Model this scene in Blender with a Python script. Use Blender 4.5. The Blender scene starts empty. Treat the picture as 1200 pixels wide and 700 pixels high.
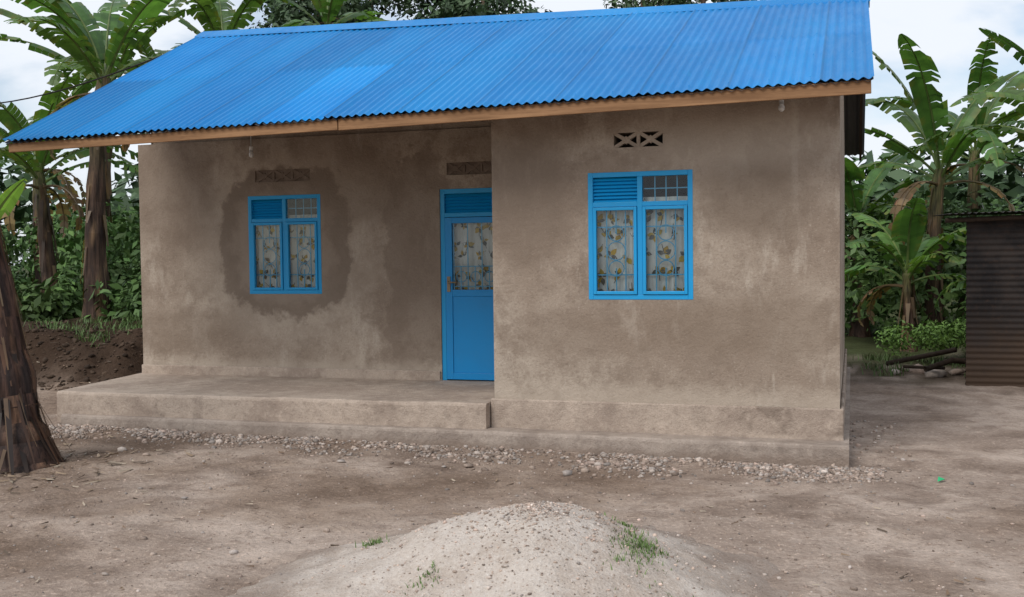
import bpy, math, random
import numpy as np
from mathutils import Vector, noise, Matrix
random.seed(7); rng=np.random.default_rng(7)
scene=bpy.context.scene
# ------------------------------------------------------------------ helpers
class MB:
    def __init__(s): s.v=[];s.f=[];s.c=[];s.m=[]
    def add(s,vs,fs,col=(1,1,1),mat=0):
        b=len(s.v); s.v.extend([tuple(v) for v in vs])
        if isinstance(col,list): s.c.extend(col)
        else: s.c.extend([col]*len(vs))
        for f in fs: s.f.append(tuple(b+i for i in f)); s.m.append(mat)
    def box(s,x0,x1,y0,y1,z0,z1,mat=0,col=(1,1,1)):
        vs=[(x0,y0,z0),(x1,y0,z0),(x1,y1,z0),(x0,y1,z0),(x0,y0,z1),(x1,y0,z1),(x1,y1,z1),(x0,y1,z1)]
        s.add(vs,[(0,3,2,1),(4,5,6,7),(0,1,5,4),(1,2,6,5),(2,3,7,6),(3,0,4,7)],col,mat)
    def tube(s,pts,rad,n=8,mat=0,col=(1,1,1),cap=True,wob=0,cols=None):
        pts=[Vector(p) for p in pts]; vs=[];L=len(pts);cl=[]
        for i,p in enumerate(pts):
            t=(pts[min(i+1,L-1)]-pts[max(i-1,0)]).normalized()
            a=Vector((0,0,1)) if abs(t.z)<.9 else Vector((1,0,0))
            u=t.cross(a).normalized(); w=t.cross(u)
            r=rad[i] if hasattr(rad,'__len__') else rad
            for k in range(n):
                an=2*math.pi*k/n; q=r*(1+wob*noise.noise(Vector((math.cos(an)*1.5+p.x,math.sin(an)*1.5+p.y,p.z*1.3)))); vs.append(p+u*(math.cos(an)*q)+w*(math.sin(an)*q))
                if cols: cl.append(cols(i,k,p))
        fs=[]
        for i in range(L-1):
            for k in range(n):
                fs.append((i*n+k,i*n+(k+1)%n,(i+1)*n+(k+1)%n,(i+1)*n+k))
        if cap: fs.append(tuple(range(n)));fs.append(tuple((L-1)*n+k for k in reversed(range(n))))
        s.add(vs,fs,cl if cols else col,mat)
    def obj(s,name,mats,parent=None,smooth=False,bevel=0):
        me=bpy.data.meshes.new(name); me.from_pydata(s.v,[],s.f)
        for m in mats: me.materials.append(m)
        me.polygons.foreach_set('material_index',s.m)
        a=me.color_attributes.new('Col','FLOAT_COLOR','POINT')
        c=np.ones((len(s.v),4),dtype=np.float32); c[:,:3]=np.array(s.c,dtype=np.float32).reshape(-1,3)
        a.data.foreach_set('color',c.ravel())
        if smooth: me.polygons.foreach_set('use_smooth',[True]*len(s.f))
        me.update()
        o=bpy.data.objects.new(name,me); scene.collection.objects.link(o)
        if parent: o.parent=parent
        if bevel:
            b=o.modifiers.new('b','BEVEL'); b.width=bevel; b.segments=2; b.limit_method='ANGLE'
        return o
def npobj(name,V,F,C,mats,M=None,parent=None,smooth=False):
    V=np.asarray(V,dtype=np.float32);F=np.asarray(F,dtype=np.int32)
    me=bpy.data.meshes.new(name); n=len(F);k=F.shape[1]
    me.vertices.add(len(V)); me.vertices.foreach_set('co',V.ravel())
    me.loops.add(n*k); me.loops.foreach_set('vertex_index',F.ravel())
    me.polygons.add(n); me.polygons.foreach_set('loop_start',np.arange(0,n*k,k,dtype=np.int32))
    me.polygons.foreach_set('loop_total',np.full(n,k,dtype=np.int32))
    for m in mats: me.materials.append(m)
    if M is not None: me.polygons.foreach_set('material_index',np.asarray(M,dtype=np.int32))
    if smooth: me.polygons.foreach_set('use_smooth',np.ones(n,dtype=bool))
    if C is not None:
        a=me.color_attributes.new('Col','FLOAT_COLOR','POINT')
        c=np.ones((len(V),4),dtype=np.float32); c[:,:3]=C
        a.data.foreach_set('color',c.ravel())
    me.update(calc_edges=True); me.validate()
    o=bpy.data.objects.new(name,me); scene.collection.objects.link(o)
    if parent: o.parent=parent
    return o
def empty(name,loc=(0,0,0)):
    e=bpy.data.objects.new(name,None); scene.collection.objects.link(e); e.location=loc; return e
class NT:
    def __init__(s,name):
        s.mat=bpy.data.materials.new(name); s.mat.use_nodes=True; s.t=s.mat.node_tree
        s.t.nodes.clear(); s.out=s.t.nodes.new('ShaderNodeOutputMaterial')
        s.b=s.t.nodes.new('ShaderNodeBsdfPrincipled'); s.link(s.b.outputs[0],s.out.inputs[0])
        tc=s.t.nodes.new('ShaderNodeTexCoord'); s.co=tc.outputs['Object']
    def link(s,a,b): s.t.links.new(a,b)
    def setv(s,sock,v):
        if isinstance(v,bpy.types.NodeSocket): s.link(v,sock)
        elif isinstance(v,tuple) and len(v)==3 and sock.type=='RGBA': sock.default_value=(*v,1)
        else: sock.default_value=v
    def noise(s,scale,detail=6,rough=.6,stretch=None,dist=0,co=None):
        n=s.t.nodes.new('ShaderNodeTexNoise'); n.inputs['Scale'].default_value=scale
        n.inputs['Detail'].default_value=detail; n.inputs['Roughness'].default_value=rough; n.inputs['Distortion'].default_value=dist
        c=co or s.co
        if stretch:
            m=s.t.nodes.new('ShaderNodeMapping'); m.inputs['Scale'].default_value=stretch; s.link(c,m.inputs[0]); c=m.outputs[0]
        s.link(c,n.inputs['Vector']); return n.outputs['Fac']
    def voro(s,scale,out='Distance',feature='F1'):
        n=s.t.nodes.new('ShaderNodeTexVoronoi'); n.feature=feature; n.inputs['Scale'].default_value=scale
        s.link(s.co,n.inputs['Vector']); return n.outputs[out]
    def ramp(s,f,a,b,c0=0.,c1=1.):
        n=s.t.nodes.new('ShaderNodeMapRange'); n.inputs[1].default_value=a; n.inputs[2].default_value=b
        n.inputs[3].default_value=c0; n.inputs[4].default_value=c1; n.interpolation_type='SMOOTHSTEP'; s.link(f,n.inputs[0]); return n.outputs[0]
    def mix(s,f,a,b,blend='MIX'):
        n=s.t.nodes.new('ShaderNodeMix'); n.data_type='RGBA'; n.blend_type=blend
        s.setv(n.inputs[0],f); s.setv(n.inputs[6],a); s.setv(n.inputs[7],b); return n.outputs[2]
    def math(s,op,a,b=0.,c=0.):
        n=s.t.nodes.new('ShaderNodeMath'); n.operation=op
        s.setv(n.inputs[0],a); s.setv(n.inputs[1],b); s.setv(n.inputs[2],c); return n.outputs[0]
    def attr(s):
        n=s.t.nodes.new('ShaderNodeAttribute'); n.attribute_name='Col'; return n.outputs['Color']
    def xyz(s):
        n=s.t.nodes.new('ShaderNodeSeparateXYZ'); s.link(s.co,n.inputs[0]); return n.outputs
    def bump(s,h,strength=.3,dist=.02,prev=None):
        n=s.t.nodes.new('ShaderNodeBump'); n.inputs['Strength'].default_value=strength; n.inputs['Distance'].default_value=dist
        s.link(h,n.inputs['Height'])
        if prev: s.link(prev,n.inputs['Normal'])
        s.link(n.outputs[0],s.b.inputs['Normal']); return n.outputs[0]
    def col(s,c): s.setv(s.b.inputs['Base Color'],c)
    def rough(s,r,spec=.3):
        s.setv(s.b.inputs['Roughness'],r); s.b.inputs['Specular IOR Level'].default_value=spec
# ------------------------------------------------------------------ materials
def m_plaster():
    n=NT('mud_cement_plaster'); X,Y,Z=n.xyz()
    big=n.noise(.9,4,.6,dist=.3); mid=n.noise(3.4,6,.72); fine=n.noise(48,3,.8); drip=n.noise(2.4,4,.65,stretch=(2.2,2.2,.7)); blot=n.noise(1.9,5,.66)
    edge=n.math('SUBTRACT',n.noise(2.9,5,.7),.5)
    c=n.mix(n.ramp(big,.36,.64),(.305,.238,.183),(.44,.364,.29))
    c=n.mix(n.ramp(mid,.46,.64,0,.65),c,(.25,.193,.147))
    c=n.mix(n.ramp(blot,.53,.64,0,.55),c,(.225,.17,.128))
    c=n.mix(n.ramp(drip,.54,.70,0,.5),c,(.52,.445,.365))
    c=n.mix(n.ramp(fine,.48,.72,0,.5),c,(.21,.16,.12))
    c=n.mix(n.ramp(fine,.42,.28,0,.4),c,(.58,.50,.42))
    def blob(cx,cz,rx,rz,soft,amp,wob=.9):
        a=n.math('DIVIDE',n.math('ABSOLUTE',n.math('SUBTRACT',X,cx)),rx)
        b=n.math('DIVIDE',n.math('ABSOLUTE',n.math('SUBTRACT',Z,cz)),rz)
        a4=n.math('POWER',a,3.);b4=n.math('POWER',b,3.)
        d=n.math('POWER',n.math('ADD',a4,b4),.333)
        d=n.math('ADD',d,n.math('MULTIPLY',edge,wob))
        return n.ramp(d,1-soft,1+soft,amp,0.)
    rec=n.math('MULTIPLY',n.ramp(Y,.9,1.0),n.ramp(Y,1.9,2.,1,0))
    c2=n.mix(blob(-5.95,1.85,1.05,1.02,.25,.45),c,(.50,.42,.335))
    c2=n.mix(blob(-5.95,1.84,.82,.80,.06,.78,.75),c2,(.195,.148,.112))
    c2=n.mix(blob(-5.97,1.80,.58,.62,.16,.6,1.0),c2,(.36,.29,.228))
    c2=n.mix(blob(-4.36,1.55,.36,1.25,.06,.6,1.2),c2,(.225,.172,.131))
    c2=n.mix(blob(-4.95,2.45,.45,.4,.3,.45),c2,(.225,.172,.13))
    c2=n.mix(blob(-7.45,2.45,.6,.65,.35,.55),c2,(.215,.162,.122))
    c2=n.mix(blob(-7.3,.85,.7,.25,.35,.5,1.3),c2,(.23,.175,.13))
    c=n.mix(rec,c,c2)
    fr=n.ramp(Y,.8,.6)
    c3=n.mix(blob(-2.7,2.15,.36,.55,.3,.65,1.2),c,(.22,.168,.127))
    c3=n.mix(blob(-.75,2.15,.38,.33,.4,.7,1.2),c3,(.205,.155,.115))
    c3=n.mix(blob(-.8,1.05,1.0,.24,.5,.55,1.2),c3,(.22,.165,.12))
    c3=n.mix(blob(-2.3,.95,.5,.2,.5,.4,1.2),c3,(.225,.17,.126))
    c3=n.mix(blob(-1.0,2.62,.8,.26,.5,.5),c3,(.50,.42,.34))
    c=n.mix(fr,c,c3)
    ft=n.math('ADD',Z,n.math('MULTIPLY',mid,.35))
    c=n.mix(n.ramp(ft,.60,.80,.6,0),c,(.48,.40,.32))
    n.col(c); n.rough(.92,.12)
    p=n.bump(fine,.6,.009); n.bump(mid,.65,.03,p)
    return n.mat
def m_cement(name,base=(.33,.26,.205),dark=(.2,.15,.115)):
    n=NT(name); X,Y,Z=n.xyz()
    a=n.noise(1.6,5,.7); b=n.noise(9,5,.75); f=n.noise(70,2,.75)
    c=n.mix(n.ramp(a,.38,.62),dark,base)
    c=n.mix(n.ramp(b,.5,.70,0,.6),c,(base[0]*1.2,base[1]*1.2,base[2]*1.2))
    c=n.mix(n.ramp(b,.46,.32,0,.55),c,(dark[0]*.72,dark[1]*.72,dark[2]*.72))
    c=n.mix(n.ramp(f,.45,.8,0,.45),c,(.24,.18,.14))
    zz=n.math('ADD',Z,n.math('MULTIPLY',a,.12))
    c=n.mix(n.ramp(zz,.05,.14,.75,0),c,(.24,.18,.14))
    w=n.math('MULTIPLY',n.ramp(n.noise(3.1,4,.6),.48,.6),n.ramp(X,-1.8,-.4)); w=n.math('MULTIPLY',w,n.ramp(Z,.15,.2))
    c=n.mix(n.math('MULTIPLY',w,.65),c,(.17,.128,.098))
    n.col(c); n.rough(.9,.15)
    p=n.bump(f,.5,.008); n.bump(b,.7,.03,p); return n.mat
def m_paint(name,col,rough=.4,dirt=.25):
    n=NT(name); a=n.noise(2.2,4,.6); b=n.noise(35,3,.7)
    c=n.mix(n.ramp(a,.4,.75,0,dirt),col,(col[0]*1.0+.03,col[1]*.75,col[2]*.7))
    c=n.mix(n.ramp(b,.62,.75,0,.3),c,(.12,.25,.33))
    n.col(c); n.setv(n.b.inputs['Roughness'],n.ramp(b,.3,.7,rough-.08,rough+.15)); n.b.inputs['Specular IOR Level'].default_value=.4
    return n.mat
def m_roof():
    n=NT('blue_painted_iron'); A=n.attr()
    a=n.noise(.8,4,.6,stretch=(1,.35,.35)); b=n.noise(14,4,.7,stretch=(1,.2,.2))
    c=n.mix(n.ramp(a,.35,.7),(.001,.175,.47),(.003,.235,.57))
    c=n.mix(n.ramp(b,.55,.8,0,.35),c,(.03,.30,.55))
    c=n.mix(1.,c,A,'MULTIPLY')
    n.col(c); n.setv(n.b.inputs['Roughness'],n.ramp(b,.3,.7,.38,.5)); n.b.inputs['Specular IOR Level'].default_value=.26
    return n.mat
def m_simple(name,c0,c1,scale=6,rough=.8,stretch=None,bump=.3,spec=.2,attr=False,det=5):
    n=NT(name); a=n.noise(scale,det,.65,stretch=stretch); b=n.noise(scale*9,2,.6,stretch=stretch)
    c=n.mix(n.ramp(a,.3,.7),c0,c1); c=n.mix(n.ramp(b,.45,.8,0,.4),c,(c0[0]*.6,c0[1]*.6,c0[2]*.6))
    if attr: c=n.mix(1.,c,n.attr(),'MULTIPLY')
    n.col(c); n.rough(rough,spec)
    if bump: n.bump(a,bump,.01)
    return n.mat
def m_iron():
    n=NT('rusty_iron');X,Y,Z=n.xyz(); a=n.noise(2.2,5,.65); b=n.noise(20,4,.7)
    c=n.mix(n.ramp(a,.35,.65),(.018,.016,.016),(.04,.032,.028)); zz=n.math('ADD',Z,n.math('MULTIPLY',a,1.4))
    c=n.mix(n.ramp(zz,1.6,.8,0,.8),c,(.09,.058,.038)); c=n.mix(n.ramp(b,.5,.75,0,.4),c,(.075,.04,.024))
    n.col(c);n.rough(.75,.15);return n.mat
def m_leaf(name,trans=.3,rough=.5):
    n=NT(name); A=n.attr()
    c=A
    if trans>0: c=n.mix(1.,A,n.mix(n.ramp(n.noise(3,2,.6),.3,.7),(.75,.75,.75),(1.25,1.2,1.1)),'MULTIPLY')
    n.col(c); n.rough(rough,.35)
    if trans>0:
        t=n.t.nodes.new('ShaderNodeBsdfTranslucent'); n.link(n.mix(1.,c,(1.5,1.7,.7),'MULTIPLY'),t.inputs[0])
        mx=n.t.nodes.new('ShaderNodeMixShader'); mx.inputs[0].default_value=trans
        n.link(n.b.outputs[0],mx.inputs[1]); n.link(t.outputs[0],mx.inputs[2]); n.link(mx.outputs[0],n.out.inputs[0])
    return n.mat
def m_glass():
    n=NT('window_glass'); t=n.t.nodes.new('ShaderNodeBsdfTransparent'); t.inputs[0].default_value=(.93,.95,.95,1)
    g=n.t.nodes.new('ShaderNodeBsdfGlossy'); g.inputs['Roughness'].default_value=.04
    fr=n.t.nodes.new('ShaderNodeFresnel'); fr.inputs[0].default_value=1.38
    mx=n.t.nodes.new('ShaderNodeMixShader'); n.link(fr.outputs[0],mx.inputs[0]); n.link(t.outputs[0],mx.inputs[1]); n.link(g.outputs[0],mx.inputs[2])
    n.link(mx.outputs[0],n.out.inputs[0]); return n.mat
def m_ground():
    n=NT('packed_earth'); A=n.attr()
    a=n.noise(.9,6,.72,dist=.2); b=n.noise(5,6,.78); f=n.noise(30,5,.82); v=n.voro(38)
    c=n.mix(n.ramp(a,.38,.62),(.80,.765,.74),(1.2,1.2,1.2)); c=n.mix(n.ramp(b,.50,.66,0,.7),c,(.66,.61,.58))
    c=n.mix(n.ramp(f,.52,.68,0,.75),c,(1.65,1.6,1.55)); c=n.mix(n.ramp(f,.45,.32,0,.75),c,(.45,.40,.37))
    c=n.mix(1.,A,c,'MULTIPLY'); n.col(c); n.rough(.95,.08)
    p=n.bump(v,.35,.010); p=n.bump(f,.6,.02,p); n.bump(b,.7,.05,p); return n.mat
def m_sand():
    n=NT('coarse_sand'); A=n.attr();a=n.noise(2.2,5,.72); f=n.noise(50,5,.85); v=n.voro(70)
    c=n.mix(n.ramp(a,.35,.65),(.48,.395,.325),(.62,.54,.465)); c=n.mix(n.ramp(f,.5,.70,0,.65),c,(.76,.70,.635)); c=n.mix(n.ramp(f,.46,.32,0,.65),c,(.29,.22,.175))
    n.col(n.mix(1.,c,A,'MULTIPLY')); n.rough(.95,.08); p=n.bump(v,.45,.010); p=n.bump(f,.7,.015,p);n.bump(a,.6,.05,p); return n.mat
PL=m_plaster(); CEM=m_cement('cement_screed',(.475,.385,.31),(.35,.275,.22)); APR=m_cement('rough_cement',(.40,.33,.275),(.285,.23,.19))
ROOF=m_roof(); FRAME=m_paint('blue_steel_paint',(.006,.32,.66)); DOORM=m_paint('blue_door_paint',(.003,.26,.62),.38)
GRI=m_paint('pale_blue_steel',(.10,.42,.66),.45)
WOOD=m_simple('raw_timber',(.20,.105,.05),(.36,.20,.10),3,.75,(.4,6,6),.2)
DWOOD=m_simple('dark_timber',(.035,.024,.017),(.06,.042,.03),3,.85,(6,.4,6))
DARK=m_simple('dark_interior',(.02,.018,.016),(.03,.027,.024),2,.95,None,0)
VBK=m_simple('vent_shadow_plaster',(.16,.122,.094),(.24,.185,.145),8,.95)
UND=m_simple('unpainted_iron_underside',(.045,.045,.05),(.08,.08,.085),2,.5,(3,.3,.3),0,.4)
GLASS=m_glass()
CURT=m_simple('curtain_cloth',(.66,.635,.575),(.79,.765,.70),4,.9,(1,1,.3),0,.1)
PRINT=m_simple('curtain_print',(1,1,1),(.8,.8,.8),20,.9,None,0,.1,True,2)
LEAF=m_leaf('banana_leaf',.3,.38); FOL=m_leaf('bush_foliage',0,.55)
STEM=m_simple('banana_stem',(.5,.5,.5),(1.4,1.3,1.2),6,.7,(7,7,.5),.7,.25,True)
BARK=m_simple('tree_bark',(.16,.10,.07),(.30,.20,.15),3,.9,(3,3,.5),.6)
IRON=m_iron()
STONE=m_simple('stone',(.75,.75,.75),(1.2,1.2,1.2),14,.9,None,0,.2,True,3)
SAND=m_sand(); GRD=m_ground()
WHITE=m_simple('white_plastic',(.7,.7,.68),(.8,.8,.78),3,.4,None,0,.4)
# ------------------------------------------------------------------ camera
yaw,pit,rol,f=.3097,-.0384,-.0122,1246.87
F=Vector((-math.sin(yaw)*math.cos(pit),math.cos(yaw)*math.cos(pit),math.sin(pit)))
R=F.cross(Vector((0,0,1))).normalized();U=R.cross(F)
R2=R*math.cos(rol)+U*math.sin(rol);U2=U*math.cos(rol)-R*math.sin(rol)
cd=bpy.data.cameras.new('camera');cam=bpy.data.objects.new('camera',cd);scene.collection.objects.link(cam)
M=Matrix(((R2.x,U2.x,-F.x,.023),(R2.y,U2.y,-F.y,-8.6906),(R2.z,U2.z,-F.z,1.65),(0,0,0,1)))
cam.matrix_world=M; cd.sensor_fit='HORIZONTAL';cd.sensor_width=36;cd.lens=36*f/1200;cd.clip_end=3000;scene.camera=cam
# ------------------------------------------------------------------ world & sun
w=bpy.data.worlds.new('World');scene.world=w;w.use_nodes=True;nt=w.node_tree;nt.nodes.clear()
N=nt.nodes.new;Lk=nt.links.new
sky=N('ShaderNodeTexSky');sky.sky_type='NISHITA';sky.sun_disc=False
SEL,SAZ=math.radians(47),math.radians(203)
sky.sun_elevation=SEL;sky.sun_rotation=SAZ;sky.air_density=1.0;sky.dust_density=1.2
bg=N('ShaderNodeBackground');bg.inputs[1].default_value=.145;wo=N('ShaderNodeOutputWorld');Lk(bg.outputs[0],wo.inputs[0])
tc=N('ShaderNodeTexCoord');mp=N('ShaderNodeMapping');mp.inputs['Scale'].default_value=(1,1,2.4);mp.inputs['Location'].default_value=(.3,.2,.1);Lk(tc.outputs['Generated'],mp.inputs[0])
nz=N('ShaderNodeTexNoise');nz.inputs['Scale'].default_value=3.6;nz.inputs['Detail'].default_value=6;nz.inputs['Roughness'].default_value=.55;nz.inputs['Distortion'].default_value=.3;Lk(mp.outputs[0],nz.inputs[0])
mr=N('ShaderNodeMapRange');mr.inputs[1].default_value=.40;mr.inputs[2].default_value=.58;mr.inputs[3].default_value=.30;mr.inputs[4].default_value=1;mr.interpolation_type='SMOOTHSTEP';Lk(nz.outputs[0],mr.inputs[0])
mx=N('ShaderNodeMix');mx.data_type='RGBA';Lk(mr.outputs[0],mx.inputs[0]);Lk(sky.outputs[0],mx.inputs[6]);mx.inputs[7].default_value=(6.15,6.5,7.0,1);Lk(mx.outputs[2],bg.inputs[0])
sl=bpy.data.lights.new('sun','SUN');sl.energy=2.0;sl.angle=math.radians(30);sl.color=(1,.97,.93)
so=bpy.data.objects.new('sun',sl);scene.collection.objects.link(so)
sd=Vector((math.sin(SAZ)*math.cos(SEL),math.cos(SAZ)*math.cos(SEL),math.sin(SEL)))
so.rotation_euler=sd.to_track_quat('Z','Y').to_euler(); so.location=(0,-10,20)
# ------------------------------------------------------------------ ground
def fbm(x,y,s,seed=0):
    return noise.fractal(Vector((x*s+seed,y*s,seed*1.7)),1.0,2.0,4)
def smooth(a,b,x):
    t=min(1,max(0,(x-a)/(b-a)));return t*t*(3-2*t)
def lerp(a,b,t):return a+(b-a)*t
def gz(x,y):
    z=-.03+.065*min(1.4,max(-.3,-x/7.5))
    near=smooth(0,-1.0,y)
    z+=.035*fbm(x,y,.55,3)*(.3+.7*near)+.020*fbm(x,y,3.0,9)
    z+=.62*smooth(-8.3,-9.3,x+.35*fbm(x,y,.9,15))*smooth(2.3,3.6,y+.35*fbm(x,y,1.1,16))*(1+.3*fbm(x,y,.9,5))
    z+=.25*smooth(1.,2.,x)*smooth(8.5,10,y)
    if -8.2<x<.3 and -.05<y<6.5: z=min(z,.05)
    return z
def axis(lo,hi,step,far,g=1.16):
    a=list(np.arange(lo,hi+1e-6,step)); s=step;x=hi
    up=[]
    while x<far: s*=g;x+=s;up.append(x)
    s=step;x=lo;dn=[]
    while x>-far: s*=g;x-=s;dn.append(x)
    return np.array(dn[::-1]+a+up)
xs=axis(-11.5,3.6,.055,600)
ys=np.array([y for y in axis(-5.6,.9,.05,600) if y<.9]+list(np.arange(.9,5.2,.11))+[y for y in axis(-5.6,5.2,.2,600) if y>5.25])
V=[];C=[]
for y in ys:
    for x in xs:
        z=gz(x,y) if abs(x)<60 and abs(y)<60 else .0
        V.append((x,y,z))
        n1=fbm(x,y,.5,21);n2=fbm(x,y,1.6,33);n3=fbm(x,y,5.,37)
        base=np.array((.295,.222,.170))
        lt=np.array((.43,.345,.283)); dk=np.array((.145,.10,.073))
        t=smooth(-.3,.4,n1+.25*n3+.3*smooth(-1.,2.5,x)+.3*smooth(-1.0,-2.6,y)*smooth(-3,-.5,x)-.15*smooth(-3,-6,x)); c=base*(1-t)+lt*t
        t=smooth(.0,.55,n2+.45*n3+.2*smooth(-4,-8,x)); c=c*(1-.42*t)+dk*.42*t
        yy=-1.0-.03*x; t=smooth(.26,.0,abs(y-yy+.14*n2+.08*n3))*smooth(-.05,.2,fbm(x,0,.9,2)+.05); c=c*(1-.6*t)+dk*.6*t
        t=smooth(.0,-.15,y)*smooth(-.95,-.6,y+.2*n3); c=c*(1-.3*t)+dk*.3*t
        t=smooth(1.8,2.8,y+.4*n2)*smooth(-7.9,-8.2,x); c=c*(1-t)+np.array((.058,.038,.026))*t
        t=smooth(5.,7.5,y+.8*n2)*smooth(-.2,.2,n2+.2); c=c*(1-t)+np.array((.10,.075,.05))*t
        t=smooth(7.,10.,y+.8*n2); c=c*(1-t)+np.array((.06,.07,.03))*t
        C.append(c)
nx,ny=len(xs),len(ys)
i=np.arange((ny-1)*(nx-1));r=i//(nx-1);q=i%(nx-1);a=r*nx+q
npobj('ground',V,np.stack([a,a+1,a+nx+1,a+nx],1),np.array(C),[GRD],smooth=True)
# ------------------------------------------------------------------ house
house=empty('plastered_house')
S2=.268;YB=1.754;A_=-.072;RL=-3.018;WL=-7.83;H2=.363;H3=.398
def wall_holes(mb,x0,x1,z0,z1,y,t,holes,mat=0):
    xs=sorted(set([x0,x1]+[h[0] for h in holes]+[h[1] for h in holes]));zs=sorted(set([z0,z1]+[h[2] for h in holes]+[h[3] for h in holes]))
    for a,b in zip(xs[:-1],xs[1:]):
        for c,d in zip(zs[:-1],zs[1:]):
            cx,cz=(a+b)/2,(c+d)/2
            if any(h[0]<cx<h[1] and h[2]<cz<h[3] for h in holes): continue
            mb.add([(a,y,c),(b,y,c),(b,y,d),(a,y,d)],[(0,1,2,3)],mat=mat)
            mb.add([(a,y+t,c),(b,y+t,c),(b,y+t,d),(a,y+t,d)],[(3,2,1,0)],mat=mat)
    for h in holes:
        a,b,c,d=h
        mb.add([(a,y,c),(a,y+t,c),(a,y+t,d),(a,y,d)],[(0,1,2,3)],mat=mat)
        mb.add([(b,y,c),(b,y+t,c),(b,y+t,d),(b,y,d)],[(3,2,1,0)],mat=mat)
        mb.add([(a,y,c),(b,y,c),(b,y+t,c),(a,y+t,c)],[(0,1,2,3)],mat=mat)
        mb.add([(a,y,d),(b,y,d),(b,y+t,d),(a,y+t,d)],[(3,2,1,0)],mat=mat)
ZB,ZT,WW=1.2795,2.3681,.898
X1,X3,DX,DXR=-2.1449,-6.3974,-4.1054,-3.2; DT=2.3764
vr=(-1.915,-1.495,2.575,2.70);vl=(-6.30,-5.62,2.52,2.65);vd=(-4.02,-3.45,2.52,2.65)
mb=MB()
wall_holes(mb,RL,A_,0.0,3.12,S2,.18,[(X1,X1+WW,ZB,ZT),vr])
wall_holes(mb,WL,RL+.18,0.0,3.0,YB,.18,[(X3,X3+WW,ZB,ZT),(DX,DXR,H2,DT),vl,vd])
mb.add([(RL,S2,0),(RL,YB,0),(RL,YB,3.12),(RL,S2,3.12)],[(0,3,2,1)])
mb.add([(RL+.18,S2+.18,0),(RL+.18,YB,0),(RL+.18,YB,3.12),(RL+.18,S2+.18,3.12)],[(0,1,2,3)])
YK=6.0
mb.add([(A_,S2,0),(A_,YK,0),(A_,YK,3.02),(A_,3.0,4.22),(A_,S2,3.12)],[(0,1,2,3,4)])
mb.add([(A_-.18,S2+.18,0),(A_-.18,YK,0),(A_-.18,YK,3.02),(A_-.18,3.0,4.2),(A_-.18,S2+.18,3.12)],[(4,3,2,1,0)])
mb.add([(WL,YB,0),(WL,YK,0),(WL,YK,3.0),(WL,YB,3.0)],[(0,3,2,1)])
mb.add([(WL+.18,YB,3.0),(WL+.18,YK,3.0),(WL+.18,3.0,4.35),(WL+.18,YB,3.7)],[(0,3,2,1)])
mb.add([(WL,YK,0),(A_,YK,0),(A_,YK,3.0),(WL,YK,3.0)],[(3,2,1,0)])
mb.add([(WL+.18,YB+.02,3.0),(A_-.18,YB+.02,3.0),(A_-.18,YB+.02,3.62),(WL+.18,YB+.02,3.62)],[(0,1,2,3)])
mb.obj('walls',[PL],house)
mb=MB(); mb.box(WL+.2,A_-.2,YB+.2,YK-.1,2.93,2.96); mb.box(RL+.2,A_-.2,S2+.2,YB+.19,2.93,2.96)
mb.box(WL+.2,A_-.2,YB+1.6,YB+1.65,.3,2.9)
mb.obj('ceiling',[DARK],house)
mb=MB(); mb.box(RL-.03,A_+.03,S2-.03,S2-.002,.1,H3); mb.box(A_+.002,A_+.03,S2-.002,YK,.1,H3); mb.box(RL-.03,RL-.002,S2-.002,YB-.03,.1,H3)
mb.obj('plinth',[CEM],house,bevel=.012)
mb=MB(); mb.box(WL-.01,DX-.01,YB-.025,YB-.002,H2-.02,H2+.10)
mb.obj('skirting',[CEM],house,bevel=.01)
def rough_edge_slab(name,p0,p1,back0,back1,z0,z1,mat,seed,n=150):
    mb=MB();vs=[];prof=[(0,z0,0),(0,z1-.03,1),(.006,z1-.012,1),(.022,z1,1)]
    for k in range(n+1):
        t=k/n;x=lerp(p0[0],p1[0],t);y=lerp(p0[1],p1[1],t)
        o=.010*fbm(x,seed,2.2,seed)+.006*fbm(x,seed,9,seed)
        for dy,z,m in prof: vs.append((x,y+dy+o+.005*fbm(x,z,7,seed),z+m*.007*fbm(x,y,3.3,seed+2)))
        vs.append((lerp(back0[0],back1[0],t),lerp(back0[1],back1[1],t),z1))
    q=5
    mb.add(vs,[(k*q+j,(k+1)*q+j,(k+1)*q+j+1,k*q+j+1) for k in range(n) for j in range(4)])
    mb.add([vs[0],vs[1],vs[2],vs[3],vs[4],(back0[0],back0[1],z0)],[(0,1,2,3,4,5)])
    e=n*q;mb.add([vs[e],vs[e+1],vs[e+2],vs[e+3],vs[e+4],(back1[0],back1[1],z0)],[(5,4,3,2,1,0)])
    return mb.obj(name,[mat],house)
rough_edge_slab('porch_floor',(-7.60,.06),(RL-.035,.13),(-7.86,YB+.05),(RL-.035,YB+.05),.05,H2,CEM,3)
rough_edge_slab('apron',(-7.50,0.),(0.,0.),(-7.50,YK+.1),(0.,YK+.1),-.3,.142,APR,8,220)
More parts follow.
